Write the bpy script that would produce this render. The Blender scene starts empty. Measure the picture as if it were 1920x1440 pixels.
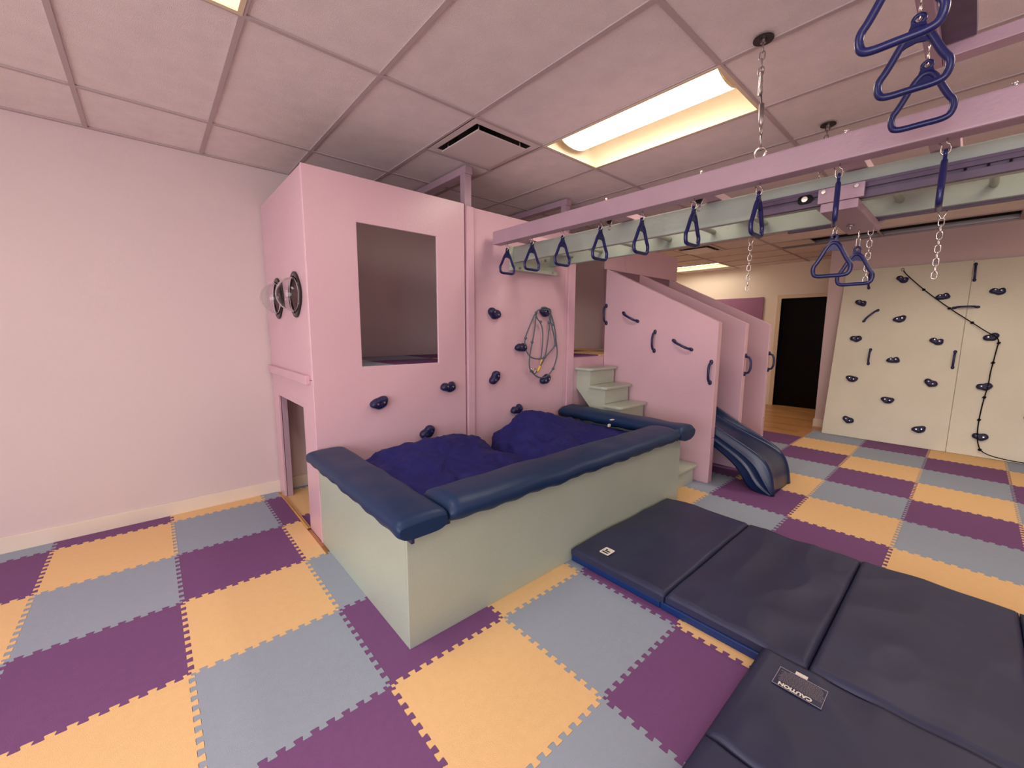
import bpy, bmesh, math, random
from mathutils import Vector, Matrix, noise
random.seed(7)
S = bpy.context.scene
C = S.collection
PI = math.pi

# ------------------------------------------------------------------ camera, world, exposure
CAMP = Vector((-0.62669, -1.45045, 1.45269)); YAW, PIT, ROL = 0.8453, -0.1303, 0.00535
f = Vector((math.cos(PIT)*math.cos(YAW), math.cos(PIT)*math.sin(YAW), math.sin(PIT)))
r0 = f.cross(Vector((0, 0, 1))).normalized(); u0 = r0.cross(f)
rr = math.cos(ROL)*r0 + math.sin(ROL)*u0; uu = -math.sin(ROL)*r0 + math.cos(ROL)*u0
cam = bpy.data.cameras.new('camera'); cam.lens = 36.0*762.81/1920; cam.sensor_width = 36; cam.clip_start = .02
co = bpy.data.objects.new('camera', cam); C.objects.link(co)
co.matrix_world = Matrix(((rr.x, uu.x, -f.x, CAMP.x), (rr.y, uu.y, -f.y, CAMP.y), (rr.z, uu.z, -f.z, CAMP.z), (0, 0, 0, 1)))
S.camera = co
w = bpy.data.worlds.new('world'); S.world = w; w.use_nodes = True
w.node_tree.nodes['Background'].inputs[0].default_value = (.9, .8, .75, 1)
w.node_tree.nodes['Background'].inputs[1].default_value = 0.05
S.view_settings.view_transform = 'Standard'; S.view_settings.look = 'None'; S.view_settings.gamma = 1
S.view_settings.use_curve_mapping = False
S.view_settings.exposure = 0.0
LAMP_COL = (1.0, .875, .72); LAMP_STR = 14.0
# added fill light, standing for daylight from an unseen shop window behind the camera
wl_ = bpy.data.lights.new('window_daylight', 'AREA'); wl_.shape = 'RECTANGLE'; wl_.size = 5.0; wl_.size_y = 2.1; wl_.energy = 185; wl_.color = (1.0, .93, .95)
wo_ = bpy.data.objects.new('window_daylight', wl_); C.objects.link(wo_); wo_.location = (-3.86, -2.2, 1.45); wo_.rotation_euler = (PI/2, 0, -PI/2)
S.cycles.max_bounces = 7; S.cycles.diffuse_bounces = 5; S.cycles.sample_clamp_indirect = 6
S.cycles.caustics_reflective = False; S.cycles.caustics_refractive = False

# ------------------------------------------------------------------ helpers
def srgb(*c):
    return tuple(((v/255+.055)/1.055)**2.4 if v/255 > .04045 else v/255/12.92 for v in c) + (1,)
def mat(name, col, rough=.5, spec=.5, metal=0, vary=0, vscale=3, bump=0, bscale=60, speck=None, coat=0, detail=3):
    m = bpy.data.materials.new(name); m.use_nodes = True
    nt = m.node_tree; b = nt.nodes['Principled BSDF']
    b.inputs['Roughness'].default_value = rough; b.inputs['Metallic'].default_value = metal
    b.inputs['Specular IOR Level'].default_value = spec; b.inputs['Base Color'].default_value = col
    if coat: b.inputs['Coat Weight'].default_value = coat; b.inputs['Coat Roughness'].default_value = .25
    tc = nt.nodes.new('ShaderNodeTexCoord')
    last = None
    if vary or speck:
        n = nt.nodes.new('ShaderNodeTexNoise'); n.inputs['Scale'].default_value = vscale; n.inputs['Detail'].default_value = 4
        nt.links.new(tc.outputs['Object'], n.inputs['Vector'])
        mx = nt.nodes.new('ShaderNodeMix'); mx.data_type = 'RGBA'
        mr = nt.nodes.new('ShaderNodeMapRange'); mr.inputs['From Min'].default_value = .3; mr.inputs['From Max'].default_value = .7
        nt.links.new(n.outputs['Fac'], mr.inputs['Value']); nt.links.new(mr.outputs['Result'], mx.inputs['Factor'])
        mx.inputs['A'].default_value = tuple(v*(1-vary) for v in col[:3])+(1,)
        mx.inputs['B'].default_value = tuple(min(1, v*(1+vary)) for v in col[:3])+(1,)
        last = mx.outputs['Result']
    if speck:
        n2 = nt.nodes.new('ShaderNodeTexNoise'); n2.inputs['Scale'].default_value = speck[0]; n2.inputs['Detail'].default_value = 2
        nt.links.new(tc.outputs['Object'], n2.inputs['Vector'])
        r2 = nt.nodes.new('ShaderNodeMapRange'); r2.inputs['From Min'].default_value = speck[1]; r2.inputs['From Max'].default_value = speck[1]+.06
        r2.inputs['To Max'].default_value = speck[2]
        nt.links.new(n2.outputs['Fac'], r2.inputs['Value'])
        m2 = nt.nodes.new('ShaderNodeMix'); m2.data_type = 'RGBA'
        nt.links.new(r2.outputs['Result'], m2.inputs['Factor']); nt.links.new(last, m2.inputs['A'])
        m2.inputs['B'].default_value = tuple(v*.35 for v in col[:3])+(1,)
        last = m2.outputs['Result']
    if last: nt.links.new(last, b.inputs['Base Color'])
    if bump:
        n3 = nt.nodes.new('ShaderNodeTexNoise'); n3.inputs['Scale'].default_value = bscale; n3.inputs['Detail'].default_value = detail
        nt.links.new(tc.outputs['Object'], n3.inputs['Vector'])
        bp = nt.nodes.new('ShaderNodeBump'); bp.inputs['Strength'].default_value = bump; bp.inputs['Distance'].default_value = .01
        nt.links.new(n3.outputs['Fac'], bp.inputs['Height']); nt.links.new(bp.outputs['Normal'], b.inputs['Normal'])
    return m

WO = {}   # origin of every object in its root's frame
class MB:
    def __init__(s): s.v = []; s.f = []; s.sm = []
    def add(s, vs, fs, smooth=False):
        o = len(s.v); s.v += [Vector(a) for a in vs]
        for q in fs: s.f.append([i+o for i in q]); s.sm.append(smooth)
        return s
    def box(s, x0, x1, y0, y1, z0, z1):
        vs = [(x0,y0,z0),(x1,y0,z0),(x1,y1,z0),(x0,y1,z0),(x0,y0,z1),(x1,y0,z1),(x1,y1,z1),(x0,y1,z1)]
        return s.add(vs, [(0,3,2,1),(4,5,6,7),(0,1,5,4),(1,2,6,5),(2,3,7,6),(3,0,4,7)])
    def prism(s, poly, lo, hi, fn):          # poly 2D, fn(a,b,t)->3D
        n = len(poly); vs = [fn(a, b, lo) for a, b in poly]+[fn(a, b, hi) for a, b in poly]
        fs = [tuple(range(n-1, -1, -1)), tuple(range(n, 2*n))]+[(i, (i+1) % n, n+(i+1) % n, n+i) for i in range(n)]
        return s.add(vs, fs)
    def tube(s, path, r, n=8, closed=False, smooth=True, caps=True):
        P = [Vector(p) for p in path]; m = len(P)
        R = r if isinstance(r, (list, tuple)) else [r]*m
        T = []
        for i in range(m):
            a = P[(i-1) % m] if (closed or i > 0) else P[i]; b = P[(i+1) % m] if (closed or i < m-1) else P[i]
            t = (b-a); T.append(t.normalized() if t.length > 1e-9 else Vector((0, 0, 1)))
        up = Vector((0, 0, 1)) if abs(T[0].z) < .9 else Vector((1, 0, 0))
        nrm = (up-T[0]*up.dot(T[0])).normalized(); vs = []
        for i in range(m):
            nrm = (nrm-T[i]*nrm.dot(T[i])).normalized(); bn = T[i].cross(nrm)
            for k in range(n):
                a = 2*PI*k/n; vs.append(P[i]+(nrm*math.cos(a)+bn*math.sin(a))*R[i])
        fs = []
        for i in range(m if closed else m-1):
            j = (i+1) % m
            for k in range(n): fs.append((i*n+k, i*n+(k+1) % n, j*n+(k+1) % n, j*n+k))
        if not closed and caps: fs.append(tuple(range(n-1, -1, -1))); fs.append(tuple(range((m-1)*n, m*n)))
        return s.add(vs, fs, smooth)
    def ball(s, c, r, n=8, sc=(1, 1, 1)):
        c = Vector(c); vs = []; fs = []; h = n//2
        for i in range(h+1):
            a = PI*i/h
            for k in range(n):
                b = 2*PI*k/n; vs.append(c+Vector((r*sc[0]*math.sin(a)*math.cos(b), r*sc[1]*math.sin(a)*math.sin(b), r*sc[2]*math.cos(a))))
        for i in range(h):
            for k in range(n): fs.append((i*n+k, (i+1)*n+k, (i+1)*n+(k+1) % n, i*n+(k+1) % n))
        return s.add(vs, fs, True)
    def grid(s, pts, smooth=True, closeu=False):
        m = len(pts); n = len(pts[0]); vs = [p for r in pts for p in r]; fs = []
        for i in range(m-1):
            for k in range(n if closeu else n-1):
                fs.append((i*n+k, i*n+(k+1) % n, (i+1)*n+(k+1) % n, (i+1)*n+k))
        return s.add(vs, fs, smooth)
    def mesh(s, name, m, org=Vector((0, 0, 0)), bevel=0, seg=2, weld=False):
        me = bpy.data.meshes.new(name); me.from_pydata([tuple(v-org) for v in s.v], [], s.f)
        for p, q in zip(me.polygons, s.sm): p.use_smooth = q
        bm = bmesh.new(); bm.from_mesh(me)
        if weld: bmesh.ops.remove_doubles(bm, verts=bm.verts, dist=1e-5)
        bmesh.ops.recalc_face_normals(bm, faces=bm.faces)
        if bevel:
            es = [e for e in bm.edges if len(e.link_faces) == 2 and e.calc_face_angle(0) > .6]
            bmesh.ops.bevel(bm, geom=es, offset=bevel, segments=seg, profile=.6, affect='EDGES', clamp_overlap=True)
        bm.to_mesh(me); bm.free(); me.materials.append(m); return me
    def build(s, name, m, parent=None, bevel=0, seg=2, smooth=None, weld=False, kind=None, label=None):
        lo = [min(v[i] for v in s.v) for i in range(3)]; hi = [max(v[i] for v in s.v) for i in range(3)]
        org = Vector([(a+b)/2 for a, b in zip(lo, hi)])
        if parent is None: org.z = lo[2]
        me = s.mesh(name, m, org, bevel, seg, weld)
        if smooth: 
            for p in me.polygons: p.use_smooth = True
        return link(name, me, org, parent, kind, label)
def link(name, me, org, parent=None, kind=None, label=None):
    o = bpy.data.objects.new(name, me); C.objects.link(o); org = Vector(org)
    WO[o.name] = org
    if parent: o.parent = parent; o.location = org-WO[parent.name]
    else: o.location = org
    if kind: o['kind'] = kind
    if label: o['label'] = label
    return o
def thing(name, label, cat, loc, group=None, rot=None, base0=False):
    o = bpy.data.objects.new(name, None); C.objects.link(o); o.empty_display_size = .1
    o.location = loc; o['label'] = label; o['category'] = cat
    if group: o['group'] = group
    if rot: o.rotation_euler = rot
    WO[o.name] = Vector((0, 0, 0)) if base0 else Vector(loc)
    return o
def tag(o, label, cat, group=None):
    o['label'] = label; o['category'] = cat
    if group: o['group'] = group
    return o
def copy_tree(o, parent=None):
    c = o.copy(); C.objects.link(c)
    if parent: c.parent = parent
    for ch in list(o.children): copy_tree(ch, c)
    return c
def struct(mb, name, m, bevel=0): return mb.build(name, m, kind='structure', bevel=bevel)
def rotobj(o, X, Y, Z, parent, org):     # orient a linked part with axes X, Y, Z (root frame)
    org = Vector(org); M = Matrix((X, Y, Z)).transposed()
    o.rotation_euler = M.to_euler(); o.location = org-WO[parent.name]; WO[o.name] = org
XA, YA, ZA = Vector((1, 0, 0)), Vector((0, 1, 0)), Vector((0, 0, 1))

# ------------------------------------------------------------------ materials
M = {}
M['wall'] = mat('wall_paint', (.70, .60, .615, 1), .6, .3, vary=.02, vscale=1.2, bump=.12, bscale=260)
M['wall_far'] = mat('wall_paint_hall', (.82, .72, .62, 1), .6, .3, bump=.1, bscale=260)
M['pier'] = mat('wall_paint_pier', (.66, .52, .52, 1), .6, .3, bump=.1, bscale=260)
M['base'] = mat('baseboard_vinyl', (.80, .72, .62, 1), .4, .4, vary=.03, vscale=4)
M['ctile'] = mat('acoustic_tile', (.86, .79, .79, 1), .9, .1, vary=.04, vscale=8, bump=.5, bscale=330, speck=(260, .64, .5))
M['tee'] = mat('ceiling_tee', (.50, .42, .43, 1), .7, .2)
M['plenum'] = mat('plenum_black', (.01, .009, .009, 1), .9, .1)
M['wood'] = mat('plank_floor', (.50, .27, .12, 1), .35, .4)
M['pink'] = mat('pink_paint', (.67, .45, .53, 1), .27, .5, vary=.02, vscale=2, bump=.12, bscale=70)
M['pink_edge'] = mat('pink_paint_boards', (.66, .43, .52, 1), .38, .45, vary=.04, vscale=6, bump=.1, bscale=50)
M['mauve'] = mat('mauve_paint', (.44, .31, .39, 1), .4, .45, vary=.04, vscale=6, bump=.12, bscale=60)
M['mint'] = mat('mint_paint', (.42, .50, .42, 1), .38, .45, vary=.03, vscale=2, bump=.12, bscale=70)
M['mint_step'] = mat('mint_paint_steps', (.47, .54, .45, 1), .3, .5, vary=.03, vscale=5, bump=.12, bscale=60)
M['mint_wall'] = mat('mint_climbing_panel', (.72, .70, .57, 1), .34, .5, vary=.05, vscale=1.6, bump=.2, bscale=80)
M['ladder'] = mat('mint_ladder_paint', (.34, .40, .36, 1), .38, .45, vary=.08, vscale=4, bump=.12, bscale=50)
M['track'] = mat('purple_track', (.10, .068, .125, 1), .45, .5, vary=.12, vscale=20)
M['navy'] = mat('navy_plastic', (.012, .014, .085, 1), .32, .5)
M['ring'] = mat('blue_ring_plastic', (.010, .014, .10, 1), .28, .5)
M['hold'] = mat('blue_hold_plastic', (.008, .010, .065, 1), .35, .5, bump=.3, bscale=160)
M['vinyl'] = mat('navy_vinyl_pad', (.009, .031, .094, 1), .42, .32, bump=.25, bscale=7, detail=2)
M['matv'] = mat('navy_vinyl_mat', (.028, .033, .082, 1), .45, .4, vary=.12, vscale=2.5, bump=.5, bscale=5, detail=2)
M['matb'] = mat('blue_vinyl_mat', (.004, .030, .150, 1), .40, .5)
M['cloth'] = mat('indigo_ripstop', (.012, .014, .135, 1), .6, .25, vary=.12, vscale=5, bump=1.0, bscale=16, detail=8)
M['slide'] = mat('blue_slide_plastic', (.006, .022, .085, 1), .30, .5, bump=.06, bscale=90)
M['chrome'] = mat('zinc_metal', (.72, .68, .66, 1), .25, .5, 1)
M['steel'] = mat('dull_steel', (.42, .38, .38, 1), .4, .5, 1)
M['dark'] = mat('dark_bronze', (.022, .017, .017, 1), .35, .5, .3)
M['black'] = mat('door_black', (.002, .002, .002, 1), .35, .15)
M['rope'] = mat('black_rope', (.012, .009, .010, 1), .8, .2, bump=.8, bscale=300)
M['cord'] = mat('teal_grey_cord', (.11, .15, .19, 1), .7, .2, bump=.5, bscale=300)
M['yellow'] = mat('yellow_tag', (.80, .55, .05, 1), .5, .4)
M['white'] = mat('white_print', (.80, .77, .72, 1), .5, .3)
M['grey'] = mat('grey_print', (.18, .16, .19, 1), .5, .3)
M['lilac'] = mat('lilac_line', (.35, .32, .40, 1), .5, .3)
M['purple_board'] = mat('purple_board', (.30, .13, .24, 1), .5, .4)
M['casing'] = mat('door_casing', (.72, .58, .44, 1), .45, .4)
M['peach'] = mat('foam_peach', (.86, .58, .29, 1), .75, .25, vary=.02, vscale=30, bump=.3, bscale=420, speck=(55, .83, .6))
M['blue'] = mat('foam_blue', (.33, .395, .50, 1), .75, .25, vary=.02, vscale=30, bump=.3, bscale=420)
M['purple'] = mat('foam_purple', (.195, .082, .23, 1), .75, .25, vary=.03, vscale=30, bump=.3, bscale=420)
M['vent'] = mat('vent_enamel', (.66, .60, .59, 1), .4, .4)
M['pan'] = mat('troffer_enamel', (.72, .62, .44, 1), .5, .4)
m = bpy.data.materials.new('lamp_lens'); m.use_nodes = True; b = m.node_tree.nodes['Principled BSDF']
b.inputs['Base Color'].default_value = (.8, .8, .8, 1); b.inputs['Emission Color'].default_value = LAMP_COL+(1,); b.inputs['Emission Strength'].default_value = LAMP_STR; M['lens'] = m
m = bpy.data.materials.new('clear_acrylic'); m.use_nodes = True; nt = m.node_tree; b = nt.nodes['Principled BSDF']
b.inputs['Base Color'].default_value = (.97, .96, .96, 1); b.inputs['Transmission Weight'].default_value = 1; b.inputs['Roughness'].default_value = .02; b.inputs['IOR'].default_value = 1.3; M['acrylic'] = m
# wood floor: planks by brick texture
nt = M['wood'].node_tree; b = nt.nodes['Principled BSDF']; tc = nt.nodes.new('ShaderNodeTexCoord')
mp = nt.nodes.new('ShaderNodeMapping'); mp.inputs['Rotation'].default_value = (0, 0, PI/2); nt.links.new(tc.outputs['Object'], mp.inputs[0])
br = nt.nodes.new('ShaderNodeTexBrick'); br.inputs['Color1'].default_value = (.56, .31, .13, 1); br.inputs['Color2'].default_value = (.42, .215, .085, 1)
br.inputs['Mortar'].default_value = (.28, .13, .05, 1); br.inputs['Scale'].default_value = 1; br.inputs['Mortar Size'].default_value = .003
br.inputs['Brick Width'].default_value = 1.2; br.inputs['Row Height'].default_value = .15; nt.links.new(mp.outputs[0], br.inputs['Vector'])
nz = nt.nodes.new('ShaderNodeTexNoise'); nz.inputs['Scale'].default_value = 3; mp2 = nt.nodes.new('ShaderNodeMapping'); mp2.inputs['Scale'].default_value = (14, 1.2, 1)
nt.links.new(tc.outputs['Object'], mp2.inputs[0]); nt.links.new(mp2.outputs[0], nz.inputs['Vector'])
mx = nt.nodes.new('ShaderNodeMix'); mx.data_type = 'RGBA'; mx.blend_type = 'MULTIPLY'; mx.inputs['Factor'].default_value = .6
nt.links.new(br.outputs['Color'], mx.inputs['A']); nt.links.new(nz.outputs['Color'], mx.inputs['B'])
mx2 = nt.nodes.new('ShaderNodeMix'); mx2.data_type = 'RGBA'; mx2.blend_type = 'MULTIPLY'; mx2.inputs['Factor'].default_value = 1; mx2.inputs['B'].default_value = (1.7, 1.7, 1.7, 1)
mx2.clamp_result = False
nt.links.new(mx.outputs['Result'], mx2.inputs['A']); nt.links.new(mx2.outputs['Result'], b.inputs['Base Color'])

# ------------------------------------------------------------------ the room
T = .61; HC = 2.774
floor = struct(MB().box(-3.9, 8.9, -5.4, 4.5, -.1, -.014), 'floor', M['wood'])
struct(MB().box(-3.98, 5.1, 2.6, 2.72, -.1, 3.0), 'wall_left', M['wall'])
struct(MB().box(-3.98, -3.88, -5.4, -4.75, -.1, 3.0).box(-3.98, -3.88, .35, 2.6, -.1, 3.0).box(-3.98, -3.88, -4.75, .35, -.1, .38).box(-3.98, -3.88, -4.75, .35, 2.52, 3.0), 'wall_back', M['wall'])
wf = MB().box(-3.96, -3.90, -4.75, .35, .38, .44).box(-3.96, -3.90, -4.75, .35, 2.46, 2.52)
for y in (-4.75, -3.06, -1.36, .29): wf.box(-3.96, -3.90, y, y+.06, .44, 2.46)
struct(wf, 'window_1', M['steel'])  # unseen window frame, added to go with the fill daylight
struct(MB().box(-3.88, 8.9, -5.5, -5.38, -.1, 3.0), 'wall_near', M['wall'])
struct(MB().box(7.12, 7.26, -5.38, .09, -.1, 3.0), 'wall_right', M['pier'])
struct(MB().box(5.0, 5.1, 2.72, 4.42, -.1, 3.0), 'wall_hall', M['wall_far'])
struct(MB().box(5.0, 8.9, 4.42, 4.5, -.1, 3.0), 'wall_end', M['wall_far'])
# far wall with the doorway cut out
DY0, DY1, DZ = .24, 1.135, 2.105
struct(MB().box(8.75, 8.87, DY1, 4.42, -.1, 3.0).box(8.75, 8.87, -5.38, DY0, -.1, 3.0).box(8.75, 8.87, DY0, DY1, DZ, 3.0), 'wall_far', M['wall_far'])
struct(MB().box(8.82, 8.86, DY0, DY1, -.01, DZ), 'door_1', M['black'])
struct(MB().box(8.725, 8.82, DY1, DY1+.07, -.014, DZ+.07).box(8.725, 8.82, DY0-.07, DY0, -.014, DZ+.07).box(8.725, 8.82, DY0, DY1, DZ, DZ+.07), 'trim_1', M['casing'])
struct(MB().box(-3.88, 5.0, 2.585, 2.6, -.014, .105), 'baseboard_left', M['base'], .004)
struct(MB().box(8.738, 8.75, DY1+.07, 4.42, -.014, .1), 'baseboard_far', M['base'])
struct(MB().box(7.105, 7.12, -5.38, .105, -.014, .105).box(7.12, 7.26, .09, .105, -.014, .105), 'baseboard_right', M['base'])

# foam tiles ---------------------------------------------------------
D = .0108; NT = 11; per = T/NT; FL = .0022; CH = .0030; G = .0007
def prof(length):
    pts = [(0, 0), (.0145, 0), (.0152, -D+.001), (.0165, -D)]
    for k in range(NT):
        a = k*per
        if k > 0: pts += [(a-FL, -D+CH*.8), (a-FL+CH, -D)]
        pts += [((k+.5)*per+FL-CH, -D), ((k+.5)*per+FL, -D+CH*.8), ((k+.5)*per-FL, D-CH*.8), ((k+.5)*per-FL+CH, D)]
        if k < NT-1: pts += [((k+1)*per+FL-CH, D), ((k+1)*per+FL, D-CH*.8)]
    pts += [(T-.0165, D), (T-.0152, D-.001), (T-.0145, 0), (T, 0)]
    # every abscissa ordered along the edge except for the flared necks
    if length < T-1e-6:
        out = []
        for p in pts:
            if p[0] <= length-.004: out.append(p)
            else: break
        out.append((length, out[-1][1])); return out
    return pts
def tile_mesh(name, m, lx=T, ly=T, sides=(1, 1, 1, 1), th=.0135):
    px = prof(lx); py = prof(ly); P = []
    one = lambda pts, on: pts if on else [pts[0], (pts[-1][0], 0)]
    a = one(px, sides[0]); P += [(s+0*G, o+G) for s, o in a][:-1]                       # y=0 side
    a = one(py, sides[1]); P += [(lx+o-G, s) for s, o in a][:-1]
    a = one(px, sides[2]); P += [(s, ly+o-G) for s, o in reversed(a)][:-1]
    a = one(py, sides[3]); P += [(o+G, s) for s, o in reversed(a)][:-1]
    mb = MB().prism(P, -th, 0, lambda x, y, t: (x, y, t))
    return mb.mesh(name, m)
cols = ['peach', 'blue', 'purple']
TM = {c: tile_mesh('foam_tile', M[c]) for c in cols}
for i in range(-5, 11):
    for j in range(-5, 5):
        c = cols[(i+j) % 3]; x = i*T; y = -(j+1)*T
        if i == 10 and j < 0: continue
        if 1 <= i <= 4 and j <= -3: continue
        if i == 0 and j <= -3:
            link('foam_tile', tile_mesh('foam_tile', M[c], .124, T if j > -5 else 2.584-2.44, (1, 0, 1 if j > -5 else 0, 1)), (x, y, 0), floor); continue
        if j == -5:
            me = tile_mesh('foam_tile', M[c], T, 2.584-2.44, (1, 1, 0, 1))
        elif i == 9 and j < 0: me = tile_mesh('foam_tile', M[c], T, T, (1, 0, 1, 1))
        elif i == 10: me = tile_mesh('foam_tile', M[c], T, T, (1, 0, 0 if j == 0 else 1, 1))
        else: me = TM[c]
        if j == -5 and i > 8: continue
        link('foam_tile', me, (x, y, 0), floor)

for k in range(4):          # tiles laid separately inside the playhouse
    for q, (ya, yb) in enumerate(((1.392, 1.922), (1.922, 2.532), (2.532, 2.584))):
        me = tile_mesh('foam_tile', M[cols[(2+k+q) % 3]], T, yb-ya, (1 if q else 0, 1, 1 if q < 2 else 0, 1 if k else 0))
        if q == 0: me.transform(Matrix.Translation((0, 0, 0)))
        link('foam_tile', me, (.153+T*k, ya, 0), floor)

# ceiling ------------------------------------------------------------
ceil = struct(MB().box(-3.9, 8.9, -5.4, 4.5, 3.0, 3.06), 'ceiling', M['plenum'])
X0 = -.22; Y0 = .745
cx = [X0+T*k for k in range(-6, 16)]
cy = [Y0+1.22*n for n in range(-5, 4)]
def ctile(x0, x1, y0, y1, cache={}):
    k = (round(x1-x0, 3), round(y1-y0, 3))
    if k not in cache:
        cache[k] = MB().box(.003, k[0]-.003, .003, k[1]-.003, 0, .014).mesh('ceiling_tile', M['ctile'])
    link('ceiling_tile', cache[k], (x0, y0, HC+.004), ceil)
lights = [(1.61, -.475), (-.83, -.475), (7.71, 1.965), (-.83, -2.915), (1.61, -2.915), (4.05, -2.915), (-3.27, -.475), (4.05, -1.695), (6.49, 3.185)]
def has(lst, x, y): return any(abs(x-a) < .06 and abs(y-b_) < .06 for a, b_ in lst)
for a, b_ in zip(cx, cx[1:]):
    b_ = min(b_, 8.75)
    if a > 8.74: continue
    for c, d in zip(cy, cy[1:]):
        if a < 4.9 and c > 1.9 and d > 2.6: d = 2.6
        if a < 4.9 and c > 2.6: continue
        if has(lights, a, c): continue
        if abs(a-1.0) < .06 and abs(c-.745) < .02: ctile(a, b_, 1.355, d); continue
        if abs(a-5.88) < .06 and abs(c-.745) < .02: ctile(a, b_, c, 1.355); continue
        if abs(a-6.49) < .06 and -1.8 < c < .5: continue
        ctile(a, b_, c, d)
for a in cx[1:]:
    if a < 8.7: MB().box(a-.012, a+.012, -5.38, 2.6 if a < 4.98 else 4.42, HC-.004, HC+.003).build('tee_bar', M['tee'], ceil)
for c in cy[1:-1]:
    xs = [q for q in cx]
    lo = -3.88 if c < 2.6 else 5.1
    MB().box(lo, 8.75, c-.011, c+.011, HC-.005, HC+.003).build('tee_bar', M['tee'], ceil)
MB().box(.99, 1.62, 1.344, 1.366, HC-.005, HC+.003).build('tee_bar', M['tee'], ceil)
MB().box(5.87, 6.5, 1.344, 1.366, HC-.005, HC+.003).build('tee_bar', M['tee'], ceil)
MB().box(-3.88, 5.0, 2.575, 2.6, HC-.006, HC+.003).build('wall_angle', M['tee'], ceil)

# troffers -----------------------------------------------------------
def troffer(x, y, label):
    t = thing('ceiling_light', label, 'light', (x+.305, y+.61, HC), 'recessed ceiling lights')
    W_, L_ = .61, 1.22; zt = HC+.10
    pan = MB()
    a0, a1, c0, c1 = x+.012, x+.598, y+.012, y+1.208; b0, b1, e0, e1 = x+.13, x+.48, y+.07, y+1.15
    N = 8; rows = []
    for i in range(N+1):          # curved long reflector sides
        q = i/N; z = HC-.002+(zt-HC)*math.sin(q*PI/2); s = 1-math.cos(q*PI/2)
        rows.append([(a0+(b0-a0)*s, c0+(e0-c0)*s*.6, z), (a1+(b1-a1)*s, c0+(e0-c0)*s*.6, z), (a1+(b1-a1)*s, c1+(e1-c1)*s*.6, z), (a0+(b0-a0)*s, c1+(e1-c1)*s*.6, z)])
    pan.grid(rows, True, True)
    n = len(pan.v); pan.f.append([n-4, n-3, n-2, n-1]); pan.sm.append(False)
    pan.build('pan', M['pan'], t)
    fr = MB(); z0, z1 = HC-.006, HC+.002
    fr.box(x, x+.02, y, y+1.22, z0, z1).box(x+.59, x+.61, y, y+1.22, z0, z1).box(x+.02, x+.59, y, y+.02, z0, z1).box(x+.02, x+.59, y+1.2, y+1.22, z0, z1)
    fr.build('frame', M['pan'], t)
    ln = MB(); rows = []
    for i in range(9):
        a = PI*i/8; X = x+.255-.155*math.cos(a); Z = zt-.008-.062*math.sin(a)
        rows.append([(X, c0+.05, Z), (X, c1-.05, Z)])
    ln.grid(rows); ln.build('lens', M['lens'], t)
    for yy in (c0+.045, c1-.055):
        cp = MB()
        pts = [(x+.255-.16*math.cos(PI*i/8), zt-.004-.068*math.sin(PI*i/8)) for i in range(9)]
        cp.prism(pts, yy, yy+.01, lambda a, b, t_: (a, t_, b))
        cp.build('end_cap', M['pan'], t)
L_labels = ['bright recessed ceiling light above the trapeze bar, with one white glowing side', 'recessed ceiling light cut off by the top edge of the photo at left', 'small bright ceiling light far off in the hall above the slide walls']
for k, (x, y) in enumerate(lights):
    troffer(x, y, L_labels[k] if k < 3 else ['recessed ceiling light overhead behind the camera by the trapeze end', 'recessed ceiling light beyond the right edge over the mats', 'recessed ceiling light beyond the right edge toward the climbing wall', 'recessed ceiling light behind the camera on the left side', 'recessed ceiling light hidden behind the monkey bars', 'recessed hall ceiling light hidden behind the pink playhouse'][k-3])

def air_vent(x, y, label):
    t = thing('air_vent', label, 'vent', (x+.305, y+.305, HC), 'square plate ceiling vents')
    z0, z1 = HC-.004, HC+.002; MBf = MB()
    MBf.box(x+.005, x+.06, y+.005, y+.605, z0, z1).box(x+.55, x+.605, y+.005, y+.605, z0, z1).box(x+.06, x+.55, y+.005, y+.06, z0, z1).box(x+.06, x+.55, y+.55, y+.605, z0, z1)
    MBf.build('frame', M['vent'], t)
    rows = []
    for q in range(5):
        s = .055*q/4+.0; z = HC+.07*math.sin(q/4*PI/2)
        rows.append([(x+.06+s, y+.06+s, z), (x+.55-s, y+.06+s, z), (x+.55-s, y+.55-s, z), (x+.06+s, y+.55-s, z)])
    g = MB().grid(rows, True, True); n = len(g.v); g.f.append([n-4, n-3, n-2, n-1]); g.sm.append(False); g.build('throat', M['dark'], t)
    MB().box(x+.085, x+.525, y+.085, y+.525, HC-.028, HC-.020).build('plate', M['vent'], t, bevel=.003)
    for a, b_ in ((.12, .12), (.49, .12), (.12, .49), (.49, .49)):
        MB().tube([(x+a, y+b_, HC-.02), (x+a, y+b_, HC+.065)], .005, 6).build('hanger_rod', M['steel'], t)
air_vent(1.0, .745, 'square white ceiling vent with dropped plate above the pink playhouse')
air_vent(5.88, 1.355, 'small square ceiling vent far off above the slide walls')
t = thing('ceiling_slot', 'long black open slot in the ceiling above the mint climbing wall', 'vent', (6.8, -.47, HC))
MB().box(6.5, 7.10, -1.69, .74, HC+.05, HC+.06).build('backing', M['plenum'], t)  # black sheet stands in for the shade of the enclosed plenum
MB().box(6.5, 6.54, -1.69, .74, HC-.003, HC+.05).box(7.07, 7.10, -1.69, .74, HC-.003, HC+.05).box(6.54, 7.07, -1.69, -1.66, HC-.003, HC+.05).box(6.54, 7.07, .71, .74, HC-.003, HC+.05).build('frame', M['steel'], t)
MB().box(6.54, 6.93, .26, .71, HC, HC+.012).build('blank_plate', M['vent'], t)
MB().box(6.995, 7.012, -1.66, .71, HC+.0, HC+.05).build('divider', M['steel'], t)

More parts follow.
